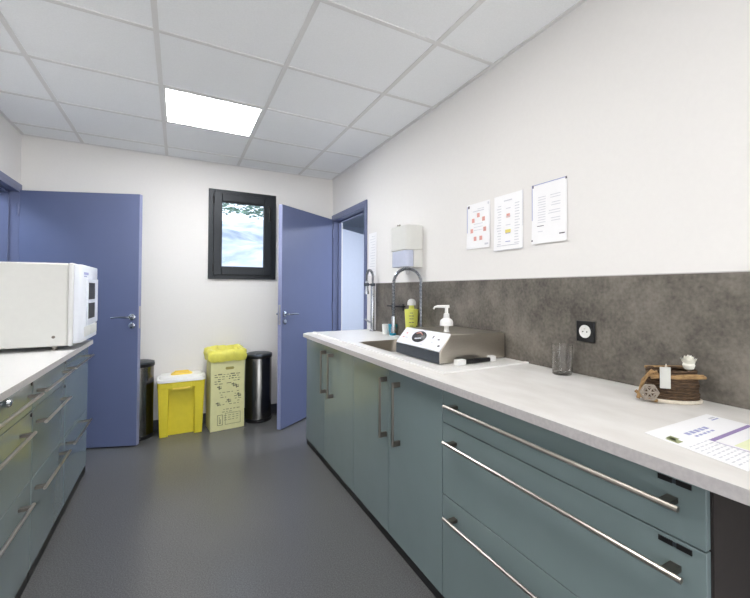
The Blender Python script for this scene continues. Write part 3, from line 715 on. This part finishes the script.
# ------------------------------------------------------------------ white machine on the left worktop
mz0, mz1 = .945, 1.428
t = thing('benchtop_sterilizer', (-.8, 3.33, WT), 'large white boxy machine with two small dark panes, filling the end of the left worktop', 'sterilizer')
q = MB(); q.box(-1.07, -.552, 3.06, 3.600, mz0, mz1, 'casing'); q.build('housing', t, .010)
q = MB(); q.box(-.552, -.530, 3.056, 3.604, mz0-.002, mz1+.002, 'grid'); q.build('front_bezel', t, .006)
q = MB(); q.prism([(-.530, 3.065), (-.530, 3.606), (-.500, 3.600), (-.492, 3.58), (-.492, 3.10), (-.505, 3.075)], mz0+.012, mz1-.004, 'Z', 'front_white'); fp = q.build('front_panel', t, .005)
q = MB(); q.box(-.493, -.486, 3.20, 3.575, 1.055, 1.345, 'front_white'); wf = q.build('window_surround', fp, .003)
for a, b_ in ((1.090, 1.188), (1.212, 1.318)):
    q = MB(); q.box(-.487, -.4845, 3.240, 3.450, a, b_, 'black'); q.build('pane', wf, .001)
q = MB(); q.box(-.4925, -.490, 3.12, 3.25, 1.365, 1.380, 'ink_blue'); q.box(-.4925, -.490, 3.12, 3.20, 1.352, 1.358, 'ink_blue'); q.build('maker_badge', fp)
q = MB(); q.box(-.493, -.488, 3.15, 3.33, .985, 1.045, 'casing'); q.box(-.493, -.488, 3.345, 3.56, .985, 1.045, 'casing'); q.build('lower_flap', fp, .002)
q = MB(); q.box(-.4925, -.489, 3.545, 3.565, 1.03, 1.05, 'dark_metal'); q.build('button', fp)
q = MB(); q.lathe([(.008, 0), (.008, .003), (0, .004)], (0, 0, 0), 'post', T=Matrix.Translation((-.615, 3.06, 1.000)) @ Matrix.Rotation(R(90), 4, 'X')); q.build('screw', t)
for x in (-1.0, -.62):
    for y in (3.11, 3.55): q = MB(); q.lathe([(.014, 0), (.017, .024)], (x, y, WT), 'black' if x < -.9 else 'handle'); q.build('foot', t)

# ------------------------------------------------------------------ bins by the back wall
def pedal_bin(cx, cy, r_, h, label):
    t = thing('pedal_bin', (cx, cy, FZ), label, 'pedal bin', 'round steel pedal bins at the back wall')
    c_ = (cx, cy, FZ)
    q = MB(); q.lathe([(r_, 0), (r_+.003, .004), (r_+.003, .03), (r_-.001, .034)], c_, 'black', 40); q.build('base_ring', t)
    q = MB(); q.lathe([(r_-.002, .034), (r_-.002, h-.05), (r_-.004, h-.045)], c_, 'bin_steel', 48); q.build('drum', t)
    q = MB(); q.lathe([(r_-.004, h-.045), (r_+.003, h-.043), (r_+.004, h-.022), (r_, h-.018)], c_, 'black', 48); q.build('collar', t)
    q = MB(); q.lathe([(r_+.003, h-.018), (r_+.001, h-.006), (r_*.8, h+.002), (r_*.4, h+.006), (0, h+.007)], c_, 'dark_metal', 48); q.build('lid', t)
    q = MB(); q.box(cx-.03, cx+.03, cy-r_-.032, cy-r_+.002, FZ+.014, FZ+.022, 'black'); q.build('pedal', t, .003)
    q = MB(); q.box(cx-.03, cx+.03, cy+r_-.002, cy+r_+.014, FZ+h-.06, FZ+h-.005, 'black'); q.build('lid_hinge', t, .003)
    return t
pedal_bin(.684, 4.185, .122, .650, 'tall round steel pedal bin with black base, right of the yellow cardboard box')
pedal_bin(-.288, 4.200, .116, .650, 'steel pedal bin half hidden behind the edge of the left open door')
# card clinical waste box with yellow bag
t = thing('waste_box', (.40, 4.13, FZ), 'tall pale yellow cardboard waste box with a yellow bag folded over its rim', 'waste box')
Tb = Matrix.Translation((.258, 4.015, FZ)) @ Matrix.Rotation(R(6), 4, 'Z')
bw, bd_, bh = .283, .22, .68
q = MB(); th_ = .004
q.box(0, bw, 0, th_, 0, bh, 'cardyellow', Tb); q.box(0, bw, bd_-th_, bd_, 0, bh, 'cardyellow', Tb); q.box(0, th_, th_, bd_-th_, 0, bh, 'cardyellow', Tb); q.box(bw-th_, bw, th_, bd_-th_, 0, bh, 'cardyellow', Tb); q.box(th_, bw-th_, th_, bd_-th_, 0, .004, 'cardyellow', Tb)
cb = q.build('card_body', t, .001)
q = MB(); sl = []
for i in range(11):
    a = R(180*i/10); sl.append((bw*.58+.022*math.cos(a) if i < 99 else 0, .60+.010*math.sin(a)))
poly = [(bw*.42+.008, .540), (bw*.68-.008, .540), (bw*.68, .550), (bw*.68-.006, .564), (bw*.42+.006, .564), (bw*.42, .550)]
q.prism(poly, -.0012, .0002, 'Y', 'wicker' if 0 else 'slotdark', Tb); q.build('hand_slot', cb)
q = MB(); random.seed(21)
def mk(x0, x1, z0_, z1_, k='boxink'): q.box(x0, x1, -.0009, -.0002, z0_, z1_, k, Tb)
for r0 in range(5):
    x = .03
    while x < .24:
        l_ = random.uniform(.012, .04); zz = .495-.020*r0+random.uniform(-.002, .002)
        if random.random() < .85: mk(x, min(x+l_, .255), zz, zz+random.choice((.004, .006, .009)))
        x += l_+.010
for cx_, cz_ in ((.07, .385), (.19, .40), (.06, .24), (.15, .26), (.235, .30), (.215, .385)):
    mk(cx_-.018, cx_+.006, cz_, cz_+.010); mk(cx_-.008, cx_+.018, cz_-.014, cz_-.006); mk(cx_-.004, cx_+.002, cz_-.02, cz_+.016); mk(cx_+.012, cx_+.016, cz_-.004, cz_+.010)
for r0 in range(9):
    zz = .335-.022*r0; x = .06+random.uniform(0, .03)
    while x < .235:
        l_ = random.uniform(.008, .03)
        if random.random() < .6: mk(x, x+l_, zz, zz+.005)
        x += l_+.012
for r0 in range(3):
    for x in (.11, .145, .18, .21): mk(x, x+random.uniform(.015, .028), .125-.02*r0, .129-.02*r0)
for x0, x1, z0_, z1_ in ((.055, .100, .045, .049), (.055, .100, .135, .139), (.055, .059, .045, .139), (.096, .100, .045, .139), (.07, .084, .06, .066), (.07, .074, .06, .12), (.08, .084, .06, .10), (.12, .25, .045, .048), (.12, .25, .145, .148), (.12, .123, .045, .148), (.247, .25, .045, .148)): mk(x0, x1, z0_, z1_)
q.build('box_print', cb)
# bag
q = MB(); nA = 56; prof = [(-.012, .612), (.008, .616), (.016, .630), (.020, .660), (.021, .685), (.016, .702), (.002, .714), (-.014, .716), (-.026, .706), (-.034, .68), (-.038, .60), (-.045, .45)]
def rr_pt(i, off):
    # point on rounded rectangle grown by off
    x0, x1, y0, y1 = -off, bw+off, -off, bd_+off; r_ = .035
    per = [(x1-r_, y1-r_, 0), (x0+r_, y1-r_, 90), (x0+r_, y0+r_, 180), (x1-r_, y0+r_, 270)]
    kx = i*4/nA; c_i = int(kx) % 4; fr = kx-int(kx); cx_, cy_, a0 = per[c_i]; nx_ = per[(c_i+1) % 4]
    if fr < .3: a = R(a0+90*fr/.3); return (cx_+r_*math.cos(a), cy_+r_*math.sin(a))
    a = R(a0+90); pA = (cx_+r_*math.cos(a), cy_+r_*math.sin(a)); pB = (nx_[0]+r_*math.cos(a), nx_[1]+r_*math.sin(a)); g_ = (fr-.3)/.7
    return (pA[0]+(pB[0]-pA[0])*g_, pA[1]+(pB[1]-pA[1])*g_)
vs = []; fs = []; NP = len(prof)
for i in range(nA):
    for j, (off, z) in enumerate(prof):
        wv = .005*math.sin(i*1.7+j*.8)+.004*math.sin(i*2.9+j*1.9); o2 = off+(wv if j > 1 else abs(wv))
        if 1 <= j <= 3: o2 = max(o2, .006)
        x, y = rr_pt(i, o2); vs.append((x, y, z+.003*math.sin(i*.7)+.002*math.sin(i*2.1+1)+(.10*y if j > 2 else 0)))
for i in range(nA):
    i2 = (i+1) % nA
    for j in range(NP-1): fs.append((i*NP+j, i2*NP+j, i2*NP+j+1, i*NP+j+1))
fs.append(tuple(i*NP+NP-1 for i in range(nA)))
q.add(vs[:], fs, 'bag', Tb); q.build('bag_liner', t)
# yellow rigid clinical waste bin
t = thing('clinical_bin', (.035, 4.2, FZ), 'yellow rigid plastic waste bin with a white lid and yellow handle', 'waste bin')
y0_, y1_ = 4.10, 4.315; x0_, x1_ = -.125, .195
def frus(q, b, tp, z0_, z1_, k, r_=.02):
    A = rrect(b[0], b[1], b[2], b[3], r_, z0_, 4); Bq = rrect(tp[0], tp[1], tp[2], tp[3], r_, z1_, 4); n = len(A)
    q.add(A+Bq, [tuple(range(n))[::-1], tuple(range(n, 2*n))]+[(i, (i+1) % n, n+(i+1) % n, n+i) for i in range(n)], k)
q = MB(); frus(q, (x0_, x1_, y0_+.015, y1_), (x0_-.016, x1_+.016, y0_+.008, y1_+.006), FZ, .455, 'yellow'); 
frus(q, (x0_-.020, x1_+.020, y0_-.042, y1_+.008), (x0_-.022, x1_+.022, y0_-.044, y1_+.009), .425, .475, 'yellow')
# raised corner pilasters and central apron
frus(q, (x0_-.001, x0_+.062, y0_-.026, y0_+.02), (x0_-.017, x0_+.066, y0_-.040, y0_+.02), FZ, .428, 'yellow', .008)
frus(q, (x1_-.062, x1_+.001, y0_-.026, y0_+.02), (x1_-.066, x1_+.017, y0_-.040, y0_+.02), FZ, .428, 'yellow', .008)
bb = q.build('bin_body', t, .002)
q = MB(); q.box(x0_+.085, x1_-.085, y0_-.050, y0_-.040, .405, .470, 'yellow'); q.box(x0_+.095, x1_-.095, y0_-.053, y0_-.048, .415, .428, 'yellow_lid'); q.build('front_latch', bb, .003)
q = MB(); frus(q, (x0_-.030, x1_+.030, y0_-.052, y1_+.014), (x0_-.026, x1_+.026, y0_-.048, y1_+.012), .475, .500, 'white', .05); frus(q, (x0_-.012, x1_+.012, y0_-.008, y1_), (x0_-.002, x1_+.002, y0_+.004, y1_-.008), .500, .520, 'white', .05); ld = q.build('lid', t, .003)
q = MB(); frus(q, (x0_+.075, x1_-.075, y0_+.05, y1_-.05), (x0_+.085, x1_-.085, y0_+.06, y1_-.06), .520, .532, 'yellow_lid', .03); q.build('lid_hatch', ld, .002)
q = MB(); q.tube([(x0_+.10, 4.19, .528), (x0_+.11, 4.19, .545), (x1_-.11, 4.19, .545), (x1_-.10, 4.19, .528)], .008, 'yellow_lid'); q.build('lid_handle', ld)
